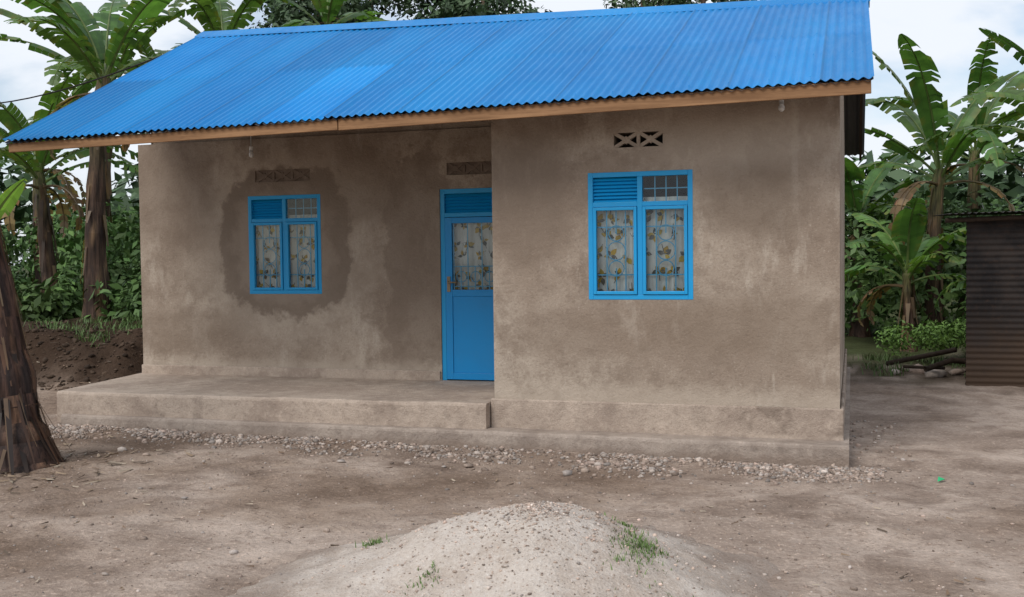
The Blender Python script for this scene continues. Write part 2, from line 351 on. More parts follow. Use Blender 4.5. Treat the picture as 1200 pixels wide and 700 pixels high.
# ---- roof
XL,XR=-7.735,.177
nc=104;per=8
def slope(y0,z0l,z0r,y1,z1l,z1r,rows,seed):
    NX=nc*per+1;V=[];C=[]
    rr=np.random.default_rng(seed)
    sheet=rr.normal(0,1,(16,2))
    for j in range(rows+1):
        v=j/rows
        for i in range(NX):
            u=i/(NX-1); x=lerp(XL,XR,u); z=lerp(lerp(z0l,z0r,u),lerp(z1l,z1r,u),v); y=lerp(y0,y1,v)
            k=min(int(u*nc/9.),11)
            fx=(u*nc/9.)%1
            z+=.0095*math.cos(2*math.pi*i/per)
            z+=.006*fbm(x,y,.9,seed)+ (.004 if fx<.12 else 0)+.003*sheet[k,0]
            low=1 if v<.48 else 0
            if low: z-=.006
            V.append((x,y+(.006*sheet[k,1] if j==0 else 0),z)); s=1+.06*sheet[k,low]
            if .468<v<.482: s*=.72
            if fx<.02: s*=.75
            C.append((s,s,s))
    i=np.arange(rows*(NX-1));r=i//(NX-1);q=i%(NX-1);a=r*NX+q
    return V,np.stack([a,a+1,a+NX+1,a+NX],1),C
V,Fc,C=slope(-.397,2.83,2.943,3.008,4.51,4.29,60,3)
npobj('roof_front',V,Fc,np.array(C),[ROOF],parent=house,smooth=True)
V,Fc,C=slope(6.45,2.9,3.0,3.008,4.51,4.29,30,8)
npobj('roof_back',V,Fc[:,::-1],np.array(C),[ROOF],parent=house,smooth=True)
mb=MB();nu=nc*4
for (y0,zl,zr) in ((-.39,2.83,2.943),(6.44,2.9,3.0)):
    vs=[]
    for k in range(nu+1):
        u=k/nu;o=.0095*math.cos(2*math.pi*k/4)-.026
        x=lerp(XL+.004,XR-.004,u);vs+=[(x,y0,lerp(zl,zr,u)+o),(x,3.008,lerp(4.51,4.29,u)+o)]
    mb.add(vs,[(2*k,2*k+2,2*k+3,2*k+1) for k in range(nu)])
mb.obj('roof_underside',[UND],house,smooth=True)
mb=MB(); n=40
prof=[(-.20,-.085),(-.19,-.062),(-.03,.02),(0,.032),(.03,.02),(.2,-.062)]
vs=[]
for k in range(n+1):
    u=k/n;x=lerp(XL-.02,XR+.02,u);z=lerp(4.51,4.29,u)
    for dy,dz in prof: vs.append((x,3.008+dy,z+dz+.004*fbm(x,dy,1.5,4)))
m=len(prof);mb.add(vs,[(k*m+j,(k+1)*m+j,(k+1)*m+j+1,k*m+j+1) for k in range(n) for j in range(m-1)],(1.05,1.05,1.05))
mb.obj('ridge_cap',[ROOF],house)
mb=MB()
for vv in (.03,.25,.49,.72,.93):
    for k in range(2,nc,4):
        u=k/nc;x=lerp(XL,XR,u);z=lerp(lerp(2.83,2.943,u),lerp(4.51,4.29,u),vv)+.006;y=lerp(-.397,3.008,vv)
        s=.006;mb.add([(x-s,y,z),(x,y-s,z),(x+s,y,z+.003),(x,y+s,z+.003),(x,y,z+.009)],[(0,1,4),(1,2,4),(2,3,4),(3,0,4)],(1.1,1.1,1.1))
mb.obj('roof_nails',[ROOF],house)
mb=MB()
def beam(p,q,w,h):
    p,q=Vector(p),Vector(q);d=(q-p).normalized();s=d.cross(Vector((0,0,1))).normalized();u=s.cross(d)
    vs=[]
    for c in (p,q):
        for a,b in ((-1,-1),(1,-1),(1,1),(-1,1)): vs.append(c+s*(a*w/2)+u*(b*h/2))
    mb.add(vs,[(0,1,2,3),(7,6,5,4),(0,4,5,1),(1,5,6,2),(2,6,7,3),(3,7,4,0)])
beam((XL+.03,-.355,2.83-.068),(-4.2,-.357,2.875-.065),.025,.085)
beam((-4.19,-.36,2.88-.068),(XR-.02,-.362,2.943-.066),.025,.10)
mb.obj('fascia_board',[WOOD],house,bevel=.004)
mb=MB()
for xx,zl,zr in ((XL+.05,2.83,4.51),(XR-.05,2.943,4.29)):
    beam((xx,-.33,zl-.075),(xx,3.0,zr-.075),.03,.07); beam((xx,3.0,zr-.075),(xx,6.4,lerp(2.9,3.0,(xx-XL)/(XR-XL))-.075),.03,.07)
for k in range(1,9):
    u=k/9;x=lerp(XL,XR,u);za=lerp(2.83,2.943,u);zb=lerp(4.51,4.29,u)
    beam((x,-.33,za-.075),(x,3.0,zb-.075),.05,.065)
mb.obj('rafters',[DWOOD],house)
# ---- curtain with leaf print
def curtain(name,x0,x1,z0,z1,y,seed):
    rr=random.Random(seed);par=house
    ph=rr.random()*6
    def yy(x,z): return y+.014*math.sin(x*34+ph+.8*math.sin(z*2))+.006*math.sin(x*90+z)
    NXc,NZc=70,8;mb=MB();vs=[]
    for j in range(NZc+1):
        for i in range(NXc+1):
            x=lerp(x0,x1,i/NXc);z=lerp(z0,z1,j/NZc);vs.append((x,yy(x,z),z))
    mb.add(vs,[(j*(NXc+1)+i,j*(NXc+1)+i+1,(j+1)*(NXc+1)+i+1,(j+1)*(NXc+1)+i) for j in range(NZc) for i in range(NXc)])
    mb.obj(name,[CURT],par,smooth=True)
    mb=MB(); och=[(.60,.36,.03),(.52,.32,.05),(.64,.43,.08)];drk=[(.13,.12,.10),(.09,.095,.08),(.20,.18,.15)]
    sx_,sz_=.15,.16;rows=int((z1-z0)/sz_)
    for j in range(rows+1):
        nn=int((x1-x0)/sx_)+1
        for i in range(nn):
            cx=x0+.05+i*sx_+(sx_/2 if j%2 else 0)+rr.uniform(-.03,.03);cz=z0+.06+j*sz_+rr.uniform(-.03,.03)
            if cx>x1-.05 or cz>z1-.05: continue
            a0=rr.random()*6.28; m=(i+j)%2
            for k in range(rr.choice((3,4,5))):
                an=a0+k*(1.15+rr.uniform(-.25,.25)); Ln=rr.uniform(.045,.08);wd=Ln*rr.uniform(.22,.34)
                c=rr.choice(och if (k%2==m) else drk)
                pts=[]
                for t,s in ((.08,0),(.35,1),(.62,.9),(1,0),(.62,-.9),(.35,-1)):
                    px=cx+math.cos(an)*Ln*t-math.sin(an)*wd*s;pz=cz+math.sin(an)*Ln*t+math.cos(an)*wd*s
                    pts.append((px,yy(px,pz)-.004-.0012*k,pz))
                mb.add(pts,[(0,5,4,3,2,1)],c)
            px,pz=cx+math.cos(a0+2.6)*.09,cz+math.sin(a0+2.6)*.09
            mb.add([(cx-.003,yy(cx,cz)-.01,cz),(cx+.003,yy(cx,cz)-.01,cz),(px+.003,yy(px,pz)-.01,pz),(px-.003,yy(px,pz)-.01,pz)],[(0,1,2,3)],(.12,.10,.07))
    mb.obj(name+'_print',[PRINT],par)
def ring(mb,cx,cz,y,r,th=.005,n=18,a0=0,a1=6.2832,mat=0):
    pts=[(cx+r*math.cos(a0+(a1-a0)*k/n),y,cz+r*math.sin(a0+(a1-a0)*k/n)) for k in range(n+1)]
    mb.tube(pts,th,5,mat)
def louvres(mb,x0,x1,z0,z1,y,n):
    h=(z1-z0)/n
    for k in range(n):
        z=z0+k*h
        mb.add([(x0,y-.016,z),(x1,y-.016,z),(x1,y+.008,z+h*.78),(x0,y+.008,z+h*.78),(x0,y+.016,z+h),(x1,y+.016,z+h),(x1,y-.016,z+h),(x0,y-.016,z+h)],[(0,1,2,3),(3,2,5,4),(4,5,6,7)])
def window(nm,x0,z0,y,seed):
    x1=x0+WW;z1=ZT;mb=MB();w_=.042;yf=y-.004
    mb.box(x0,x0+w_,yf,yf+.06,z0,z1);mb.box(x1-w_,x1,yf,yf+.06,z0,z1)
    mb.box(x0+w_,x1-w_,yf,yf+.06,z0,z0+w_);mb.box(x0+w_,x1-w_,yf,yf+.06,z1-w_,z1)
    xm=(x0+x1)/2; zt=z1-.275
    mb.box(xm-.022,xm+.022,yf+.002,yf+.058,z0+w_,z1-w_)
    mb.box(x0+w_,xm-.022,yf+.003,yf+.057,zt-.02,zt+.02);mb.box(xm+.022,x1-w_,yf+.003,yf+.057,zt-.02,zt+.02)
    for a,b in ((x0+w_,xm-.022),(xm+.022,x1-w_)):
        c,d=z0+w_,zt-.02;s=.03;g=.003
        mb.box(a+g,a+s,yf-.012,yf+.035,c+g,d-g);mb.box(b-s,b-g,yf-.012,yf+.035,c+g,d-g)
        mb.box(a+s,b-s,yf-.012,yf+.035,c+g,c+s);mb.box(a+s,b-s,yf-.012,yf+.035,d-s,d-g)
    louvres(mb,x0+w_,xm-.022,zt+.02,z1-w_,yf+.03,7)
    mb.obj(nm+'_frame',[FRAME],house,bevel=.003)
    gr=MB();yg=yf+.045
    for a,b,c,d in ((x0+.07,xm-.05,z0+.07,zt-.05),(xm+.05,x1-.07,z0+.07,zt-.05)):
        wd=b-a
        for k in range(0,5):
            xx=a+wd*k/4
            if k in(1,3): gr.box(xx-.005,xx+.005,yg,yg+.008,c,d)
            if k==2:
                gr.box(xx-.005,xx+.005,yg,yg+.008,c,c+.20);gr.box(xx-.005,xx+.005,yg,yg+.008,d-.20,d)
        zm=(c+d)/2
        ring(gr,(a+b)/2,zm,yg+.004,wd*.24,.005)
        ring(gr,(a+b)/2,zm+wd*.46,yg+.004,wd*.2,.005);ring(gr,(a+b)/2,zm-wd*.46,yg+.004,wd*.2,.005)
        gr.box(a-.02,b+.02,yg+.009,yg+.016,zm+.2,zm+.211);gr.box(a-.02,b+.02,yg+.009,yg+.016,zm-.211,zm-.2)
    for k in range(1,4):
        xx=lerp(xm+.03,x1-w_,k/4); gr.box(xx-.004,xx+.004,yg,yg+.008,zt+.02,z1-w_)
    gr.box(xm+.03,x1-w_,yg+.009,yg+.016,(zt+z1)/2-.012,(zt+z1)/2-.003)
    gr.obj(nm+'_grille',[GRI],house)
    gl=MB();gl.box(x0+.06,xm-.045,yf+.012,yf+.016,z0+.06,zt-.04);gl.box(xm+.045,x1-.06,yf+.012,yf+.016,z0+.06,zt-.04);gl.box(xm+.022,x1-w_,yf+.022,yf+.026,zt+.02,z1-w_)
    gl.obj(nm+'_glass',[GLASS],house)
    bk=MB(); bk.box(x0+.01,x1-.01,y+.215,y+.225,zt+.05,z1+.02); bk.obj(nm+'_dark_backing',[DARK],house)
    curtain(nm+'_curtain',x0+.0,x1-.0,z0+.0,zt+.06,y+.095,seed)
window('room_window',X1,ZB,S2,11)
window('porch_window',X3,ZB,YB,23)
# ---- door
mb=MB();x0,x1,z0,z1=DX,DXR,H2,DT;yf=YB+.012;w_=.05;zt=z1-.27
mb.box(x0,x0+w_,yf,yf+.07,z0,z1);mb.box(x1-w_,x1,yf,yf+.07,z0,z1);mb.box(x0+w_,x1-w_,yf,yf+.07,z1-w_,z1);mb.box(x0+w_,x1-w_,yf,yf+.07,zt-.025,zt+.02)
louvres(mb,x0+w_,x1-w_,zt+.02,z1-w_,yf+.03,6)
mb.obj('door_frame',[FRAME],house,bevel=.003)
mb=MB();a,b=x0+w_+.004,x1-w_-.004;c,d=z0+.012,zt-.03;g0,g1=1.32,1.98;s=.075;yl=yf-.008
mb.box(a,a+s,yl,yl+.04,c,d);mb.box(b-s,b,yl,yl+.04,c,d);mb.box(a+s,b-s,yl,yl+.04,d-.06,d);mb.box(a+s,b-s,yl,yl+.04,g0-.07,g0);mb.box(a+s,b-s,yl,yl+.04,c,c+.07)
mb.box(a+s,b-s,yl+.010,yl+.03,c+.07,g0-.07)
mb.obj('door_leaf',[DOORM],house,bevel=.003)
mb=MB();mb.box(a+.02,a+.055,yl-.012,yl-.0005,1.30,1.46);mb.tube([(a+.038,yl-.012,1.40),(a+.038,yl-.045,1.40),(a+.06,yl-.05,1.40),(a+.14,yl-.05,1.398)],.008,8);mb.obj('door_handle',[m_simple('dull_brass',(.2,.14,.07),(.35,.25,.12),9,.4,None,0,.6)],house)
gr=MB();yg=yl+.028;u0,u1=a+s,b-s
for k in range(0,9):
    xx=lerp(u0+.01,u1-.01,k/8); gr.box(xx-.005,xx+.005,yg,yg+.008,g0,g0+.25 if k%2 else d-.06)
gr.box(u0,u1,yg+.009,yg+.016,g0+.03,g0+.04);gr.box(u0,u1,yg+.009,yg+.016,g0+.24,g0+.25)
for k in range(4): ring(gr,lerp(u0+.01,u1-.01,(k*2+1)/8),g0+.135,yg+.02,.055,.005)
gr.obj('door_grille',[GRI],house)
gl=MB();gl.box(u0,u1,yl+.02,yl+.024,g0,d-.06);gl.obj('door_glass',[GLASS],house)
curtain('door_curtain',x0+.03,x1-.03,g0-.05,d+.02,YB+.115,5)
mb=MB();mb.box(x0+.01,x1-.01,YB+.2,YB+.21,zt,z1);mb.obj('door_dark_backing',[DARK],house)
# ---- breeze vents
def vent(nm,h,y,nb,shallow):
    a,b,c,d=h;mb=MB();w_=(b-a)/nb
    for k in range(nb):
        p,q=a+k*w_,a+(k+1)*w_; mx_,mz=(p+q)/2,(c+d)/2
        y0,y1=y+.006,y+.05
        if k: mb.box(p-.014,p+.014,y0,y1,c,d)
        def bar(P,Q,w2=.011):
            dx,dz=Q[0]-P[0],Q[1]-P[1];l=math.hypot(dx,dz);nx_,nz_=-dz/l*w2,dx/l*w2
            vs=[(P[0]+nx_,yy_,P[1]+nz_) for yy_ in (y0+.002,y1)]+[(Q[0]+nx_,yy_,Q[1]+nz_) for yy_ in (y0+.002,y1)]+[(Q[0]-nx_,yy_,Q[1]-nz_) for yy_ in (y0+.002,y1)]+[(P[0]-nx_,yy_,P[1]-nz_) for yy_ in (y0+.002,y1)]
            mb.add(vs,[(0,2,4,6),(7,5,3,1),(0,1,3,2),(6,4,5,7)])
        bar((p,c),(q,d),.015);bar((p,d),(q,c),.0155)
        r_=.036
        mb.add([(mx_-r_,y0,mz),(mx_,y0,mz-r_),(mx_+r_,y0,mz),(mx_,y0,mz+r_),(mx_-r_,y1,mz),(mx_,y1,mz-r_),(mx_+r_,y1,mz),(mx_,y1,mz+r_)],[(0,1,2,3),(0,4,5,1),(1,5,6,2),(2,6,7,3),(3,7,4,0)])
    mb.obj(nm,[VBK if shallow else PL],house)
    bk=MB()
    if shallow: bk.box(a+.001,b-.001,y+.018,y+.06,c+.001,d-.001)
    else: bk.box(a-.03,b+.03,y+.19,y+.2,c-.03,d+.03)
    bk.obj(nm+'_dark',[VBK if shallow else DARK],house)
vent('room_vent',vr,S2,2,False);vent('porch_vent',vl,YB,3,True);vent('door_vent',vd,YB,3,True)
def bulb(nm,x,y,z):
    mb=MB();mb.tube([(x,y,z+.06),(x,y,z+.0)],[.022,.02],10);mb.tube([(x,y,z),(x,y,z-.02),(x,y,z-.045),(x,y,z-.06)],[.014,.026,.024,.008],12)
    mb.tube([(x,y,z+.06),(x,y,z+.3)],.004,6)
    mb.obj(nm,[WHITE],house,smooth=True)
bulb('porch_bulb',-6.25,1.6,2.84);bulb('eave_bulb',-.52,.2,2.86)
# ------------------------------------------------------------------ stones / gravel
def pebbles(name,P,S,Cc,mat,flat=.6):
    t=(1+5**.5)/2
    iv=np.array([(-1,t,0),(1,t,0),(-1,-t,0),(1,-t,0),(0,-1,t),(0,1,t),(0,-1,-t),(0,1,-t),(t,0,-1),(t,0,1),(-t,0,-1),(-t,0,1)])/math.sqrt(1+t*t)
    fa=np.array([(0,11,5),(0,5,1),(0,1,7),(0,7,10),(0,10,11),(1,5,9),(5,11,4),(11,10,2),(10,7,6),(7,1,8),(3,9,4),(3,4,2),(3,2,6),(3,6,8),(3,8,9),(4,9,5),(2,4,11),(6,2,10),(8,6,7),(9,8,1)])
    n=len(P);an=rng.random(n)*6.28
    v=iv[None]*(1+rng.normal(0,.18,(n,12,1)))
    v=v*np.stack([np.ones(n),rng.uniform(.6,1,n),rng.uniform(flat*.6,flat*1.3,n)],1)[:,None,:]
    c,s=np.cos(an)[:,None],np.sin(an)[:,None]
    x=v[...,0]*c-v[...,1]*s;y=v[...,0]*s+v[...,1]*c
    v=np.stack([x,y,v[...,2]],-1)*S[:,None,None]+P[:,None,:]
    Fx=fa[None]+(np.arange(n)*12)[:,None,None]
    return npobj(name,v.reshape(-1,3),Fx.reshape(-1,3),np.repeat(Cc,12,0),[mat])
cols=np.array([(.50,.39,.315),(.42,.325,.26),(.58,.49,.42),(.32,.245,.195),(.54,.41,.335),(.44,.38,.335)])
n=12500
px=rng.uniform(-7.6,.25,n);py=-np.abs(rng.normal(0,.31,n))-.01
den=np.array([fbm(a,b,1.5,44) for a,b in zip(px,py)])
keep=(py>-.95)&(rng.random(n)<np.clip(.60+den*1.5-(-py)*.35,.08,1));px,py=px[keep],py[keep]
n2=120;px=np.append(px,rng.uniform(0,.5,n2));py=np.append(py,rng.uniform(-.5,2.5,n2))
pz=np.array([gz(a,b) for a,b in zip(px,py)])
S=rng.lognormal(math.log(.0135),.38,len(px)).clip(.006,.034);P=np.stack([px,py,pz+S*.2],1)
pebbles('gravel',P,S,cols[rng.integers(0,6,len(P))]*rng.uniform(.5,1.05,(len(P),1)),STONE)
n=6500;px=rng.uniform(-8,3.5,n);py=rng.uniform(-5.5,.0,n);pz=np.array([gz(a,b) for a,b in zip(px,py)])
S=rng.lognormal(math.log(.005),.55,n).clip(.002,.028);P=np.stack([px,py,pz+S*.2],1)
pebbles('loose_stones',P,S,cols[rng.integers(0,6,n)]*rng.uniform(.4,1.05,(n,1)),STONE)
big=[(-2.9,-.75,.045),(-1.95,-.72,.04),(-2.05,-.85,.045),(-2.75,-.8,.035),(-5.6,-1.2,.035),(-3.9,-1.0,.04),(-6.0,-1.0,.045),(-4.4,-2.4,.028),(1.1,6.8,.16),(1.4,7.1,.12),(.9,7.2,.14),(.6,7.0,.10),(-4.9,-4.3,.03),(-3.7,-4.1,.022)]
P=np.array([(a,b,gz(a,b)+s*.3) for a,b,s in big]);pebbles('rubble_stones',P,np.array([b[2] for b in big]),cols[rng.integers(0,6,len(big))]*.85,STONE)
n=1500;px=rng.uniform(-11.5,-8.3,n);py=rng.uniform(2.2,5.,n);pz=np.array([gz(a,b) for a,b in zip(px,py)]);S=rng.lognormal(math.log(.022),.5,n).clip(.008,.06)
pebbles('soil_clods',np.stack([px,py,pz+S*.1],1),S,np.array([(.06,.04,.027)])*rng.uniform(.5,1.7,(n,1)),STONE)
# ------------------------------------------------------------------ sand pile
PX,PY=-1.50,-3.62
def pile(x,y):
    dx,dy=x-PX,y-PY
    dx2=dx*(.98 if dx>0 else .84)
    d=math.hypot(dx2,dy*.95)*(1+.08*math.sin(3*math.atan2(dy,dx)+.6)+.08*fbm(x,y,1.4,6))
    z=.475*math.exp(-(d/.70)**1.7*.8)-.06-.07*smooth(1.05,1.85,d)
    return z+.024*fbm(x,y,2.6,12)+.010*fbm(x,y,9,13)
g=np.arange(-2.05,2.05,.021);V=[];C=[]
for b in g:
    for a in g:
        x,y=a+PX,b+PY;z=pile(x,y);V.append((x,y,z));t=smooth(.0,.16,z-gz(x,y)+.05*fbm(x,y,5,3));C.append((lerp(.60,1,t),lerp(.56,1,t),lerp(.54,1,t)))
nn=len(g);i=np.arange((nn-1)**2);r=i//(nn-1);q=i%(nn-1);a=r*nn+q
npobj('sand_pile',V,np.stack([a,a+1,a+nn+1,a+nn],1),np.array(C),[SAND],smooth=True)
n=4600;an=rng.random(n)*6.28;rr_=np.abs(rng.normal(0,.85,n));px=PX+rr_*np.cos(an);py=PY+rr_*np.sin(an)
pz=np.array([max(pile(a,b),gz(a,b)) for a,b in zip(px,py)]);S=rng.lognormal(math.log(.0045),.45,n).clip(.002,.016)
pebbles('sand_grit',np.stack([px,py,pz+S*.2],1),S,cols[rng.integers(0,6,n)]*rng.uniform(.6,1.35,(n,1)),STONE)
# ------------------------------------------------------------------ grass tufts
def tuft(name,spots,col=(.12,.19,.05)):
    mb=MB()
    for (cx,cy,rx,ry,n,hs) in spots:
      for k in range(n):
        x=cx+random.gauss(0,rx);y=cy+random.gauss(0,ry);z=max(gz(x,y),pile(x,y) if abs(x-PX)<1.9 and abs(y-PY)<1.9 else -9)
        an=random.random()*6.28;h=hs*random.uniform(.4,1.3);l=h*random.uniform(.4,1.3);w_=.0028 if hs<.05 else .006
        dx,dy=math.cos(an),math.sin(an);s=random.uniform(.7,1.4)
        mb.add([(x-dy*w_,y+dx*w_,z),(x+dy*w_,y-dx*w_,z),(x+dx*l*.4+dy*w_*.7,y+dy*l*.4-dx*w_*.7,z+h*.65),(x+dx*l*.4-dy*w_*.7,y+dy*l*.4+dx*w_*.7,z+h*.65),(x+dx*l,y+dy*l,z+h)],[(0,1,2,3),(3,2,4)],tuple(c*s for c in col))
    return mb.obj(name,[FOL])
tuft('grass_tuft',[(-.96,-3.62,.055,.14,420,.026),(-1.12,-3.2,.03,.08,90,.02)])
tuft('grass_tuft',[(-2.42,-3.55,.03,.05,80,.028),(-1.86,-4.2,.04,.04,60,.022)])
tuft('grass_tuft',[(-.42,-3.98,.14,.05,260,.02)])
wsp=[(random.uniform(.3,2.6),random.uniform(6.6,9.2),.12,.12,40,.12) for _ in range(28)]+[(random.uniform(-11.4,-8.8),random.uniform(3.2,5.8),.14,.14,40,.12) for _ in range(34)]
tuft('weeds',wsp,col=(.09,.15,.04))
# ------------------------------------------------------------------ banana plants
def leaf_geo(mb,base,az,el,L,W,droop,rr,torn=.5,col=(.06,.12,.03),mat=0,N=24,ribcol=(.16,.22,.07)):
    p=Vector(base);pts=[p.copy()];tans=[]
    daz=rr.uniform(-.25,.25)
    for i in range(N):
        t=i/N;e=el-droop*t**1.4;a=az+daz*t
        d=Vector((math.cos(a)*math.cos(e),math.sin(a)*math.cos(e),math.sin(e)));tans.append(d);p=p+d*(L/N);pts.append(p.copy())
    tans.append(tans[-1])
    rad=[lerp(.028,.006,i/N) for i in range(N+1)]
    mb.tube(pts,rad,5,mat,ribcol,cap=False)
    for side in (-1,1):
        dr=rr.uniform(.1,.5);fw=.3;cr=1.
        for i in range(3,N):
            if rr.random()<torn: dr=rr.uniform(0,1.0)+ (.4 if rr.random()<.2 else 0);fw=rr.uniform(.1,.6);cr=rr.uniform(.75,1.25);gap=rr.uniform(.1,.4)
            else: gap=0
            t0,t1=(i-3)/(N-3),(i-2)/(N-3)
            T=tans[i];sv=T.cross(Vector((0,0,1)))
            if sv.length<.05: sv=Vector((math.sin(az),-math.cos(az),0))
            sv.normalize();sv*=side
            w0=W*max(.0,math.sin(math.pi*(.06+.93*t0)))**.55;w1=W*max(.0,math.sin(math.pi*(.06+.93*t1)))**.55
            if rr.random()<torn*.12: continue
            up=sv.cross(T)*side
            d1=(sv+T*fw+up*(.35-dr*.5)).normalized();d2=(sv*.9+T*(fw+.1)+Vector((0,0,-1))*dr).normalized()
            a,b=pts[i],pts[i+1]
            m0,m1=a+d1*w0*.5*cr,b.lerp(a,gap*.4)+d1*w1*.5*cr;o0,o1=m0+d2*w0*.5*cr,m1.lerp(m0,gap)+d2*w1*.5*cr
            s=rr.uniform(.85,1.15)*cr;cc=(col[0]*s,col[1]*s,col[2]*s)
            edge=(cc[0]*1.5+.02,cc[1]*1.05,cc[2])
            mb.add([a,b,m1,m0,o1,o0],[(0,1,2,3),(3,2,4,5)],[cc,cc,cc,cc,edge,edge] if rr.random()<.35 else cc,mat)
def stemcol(seed,h,z0):
    def f(i,k,p):
        n1=noise.noise(Vector((k*.9+seed,seed*2.1,p.z*1.1)));n2=noise.noise(Vector((k*.5,seed,p.z*3.)))
        t=min(1,max(0,(p.z-z0)/h-.6)/.4)
        a=np.array((.065,.040,.028))*(1+.8*n1);b=np.array((.12,.13,.05))*(1+.5*n1)
        c=a*(1-t)+b*t
        if n2>.3: c=np.array((.16,.105,.06))
        if n2<-.3: c=c*.45
        return tuple(float(max(.01,v)) for v in c)
    return f
def banana(x,y,h,seed,nl=9,L=2.3,lean=(0,0),r=.14,dead=4,green=1.,azs=None):
    rr=random.Random(seed);mb=MB();z0=gz(x,y)-.1
    K=16;pts=[];rad=[]
    for k in range(K+1):
        t=k/K;pts.append((x+lean[0]*t*t+.03*math.sin(5*t+seed),y+lean[1]*t*t,z0+h*t));rad.append(r*(1.2-.6*t)+(.06*(1-t*6) if t<.16 else 0)+(.012 if k%3==0 else 0))
    mb.tube(pts,rad,14,1,(1,1,1),cap=False,wob=.18,cols=stemcol(seed,h,z0))
    for k in range(26):
        t=rr.uniform(.08,.97);an=rr.random()*6.28;zz=z0+h*t;rt=r*(1.2-.6*t)+.012;cx,cy=x+lean[0]*t*t,y+lean[1]*t*t
        l=rr.uniform(.2,.8);w_=rr.uniform(.015,.05);ax=math.cos(an);ay=math.sin(an);o=rr.uniform(.02,.12)
        c=rr.choice([(.13,.085,.05),(.07,.045,.03),(.19,.13,.08)])
        mb.add([(cx+ax*rt-ay*w_,cy+ay*rt+ax*w_,zz),(cx+ax*rt+ay*w_,cy+ay*rt-ax*w_,zz),(cx+ax*(rt+o)+ay*w_*.5,cy+ay*(rt+o)-ax*w_*.5,zz-l),(cx+ax*(rt+o)-ay*w_*.5,cy+ay*(rt+o)+ax*w_*.5,zz-l)],[(0,1,2,3)],c,0)
    top=Vector(pts[-1])
    for k in range(nl):
        az=azs[k] if azs and k<len(azs) else rr.random()*.5+k*2.4
        yng=k/nl
        el=lerp(.55,1.35,yng)+rr.uniform(-.12,.12)
        g=rr.uniform(.8,1.25)*green
        leaf_geo(mb,top-Vector((0,0,.25*(1-yng))),az,el,L*rr.uniform(.8,1.15),.30*rr.uniform(.85,1.15),lerp(1.9,.9,yng)*rr.uniform(.8,1.2),rr,lerp(.65,.15,yng),(.07*g+.02*rr.random(),.15*g,.04*g))
    for k in range(dead):
        az=rr.random()*6.28;c=rr.choice([(.19,.13,.07),(.13,.085,.045),(.25,.18,.09)])
        leaf_geo(mb,top-Vector((0,0,.3)),az,.2,L*.7,.14,2.6,rr,.8,c,N=14,ribcol=(.16,.11,.06))
    return mb.obj('banana_plant',[LEAF,STEM],smooth=False)
banana(-12.1,6.2,4.2,1,10,2.9,(.15,.2),.17,5)
banana(-13.7,7.0,2.6,2,9,2.4,(-.2,0),.13,4,1.1)
banana(-14.6,9.5,4.6,3,9,3.0,(.3,0),.16,4,.9)
banana(-11.6,8.6,2.9,4,8,2.3,(.2,0),.13,3)
banana(-13.2,11.5,5.6,5,9,3.0,(.3,0),.17,3,.9)
banana(-10.2,11.5,6.0,6,9,3.0,(-.2,0),.17,3,1.1)
banana(-17.0,10.5,3.4,7,9,2.6,(0,0),.15,3,.9)
banana(-15.6,13,5.0,17,9,3.0,(0,0),.16,3,.8)
banana(1.45,12.4,3.2,8,10,3.1,(.1,0),.15,3,1.1)
banana(3.3,11.2,3.3,9,10,3.0,(.3,0),.16,3,1.0)
banana(.2,14.0,2.4,10,9,2.4,(-.1,0),.15,2,.9)
banana(2.3,14.8,3.6,11,9,2.8,(.1,0),.16,3,.9)
banana(4.8,13.2,3.6,12,9,2.8,(0,0),.16,3,1.0)
banana(.95,10.8,1.5,13,8,1.9,(0,0),.10,2,1.15)
banana(2.4,9.9,1.1,14,7,1.6,(0,0),.09,1,1.1)
# old banana pseudostem close to the camera on the left, leaning out of frame
rr=random.Random(5);mb=MB();bx,by=-6.40,-1.75;z0=gz(bx,by)-.05
H_=2.9
def ax(t): return Vector((bx-.40*t-.16*t*t,by+.05*t,z0+H_*t))
def scol(layer):
    def f(i,k,p):
        n1=noise.noise(Vector((k*.55+layer*3,layer*2.1,p.z*.8)));n2=noise.noise(Vector((k*.45+9,layer,p.z*1.1)))
        t=smooth(.05,.5,n2);u=smooth(-.05,-.35,n2)
        c=np.array((.065,.038,.030))*(1+.9*n1);c=c*(1-t)+np.array((.17,.10,.065))*t;c=c*(1-u)+np.array((.025,.018,.017))*u
        return tuple(float(max(.01,v)) for v in c)
    return f
for layer in range(5):
    rl=[.0,.018,.03,.045,.055][layer];top=[1,.83,.6,.38,.2][layer]
    K=30;pts=[ax(top*k/K) for k in range(K+1)]
    rad=[(.17-.06*k/K*top+.13*max(0,1-(top*k/K)/.15)**1.6)+rl*(.6+.4*math.sin(layer*2+k*.4))*(1 if k<K-2 else .5) for k in range(K+1)]
    mb.tube(pts,rad,30,1,(1,1,1),cap=(layer==0),wob=.25,cols=scol(layer))
for k in range(150):
    t=rr.uniform(0.02,.9)**1.3;an=rr.random()*6.28;c0=ax(t);r0=.20-.07*t+.12*max(0,1-t/.15)**1.6;l=rr.uniform(.2,.9);w_=rr.uniform(.004,.022)
    d=Vector((math.cos(an),math.sin(an),0));s=Vector((-d.y,d.x,0));o=rr.uniform(.0,.03)+(.14*rr.random() if t<.22 else 0)
    a=c0+d*r0;tt=max(0,t-l/H_);b=ax(tt)+d*(.21-.07*tt+.13*max(0,1-tt/.15)**1.6+o)
    c=rr.choice([(.17,.11,.07),(.09,.05,.035),(.24,.17,.11),(.04,.027,.022),(.13,.07,.045)])
    m=a.lerp(b,.5)-d*rr.uniform(0,.02)
    mb.add([a-s*w_,a+s*w_,m+s*w_*.9,m-s*w_*.9,b+s*w_*.4,b-s*w_*.4],[(0,1,2,3),(3,2,4,5)],c,0)
top=ax(.98)
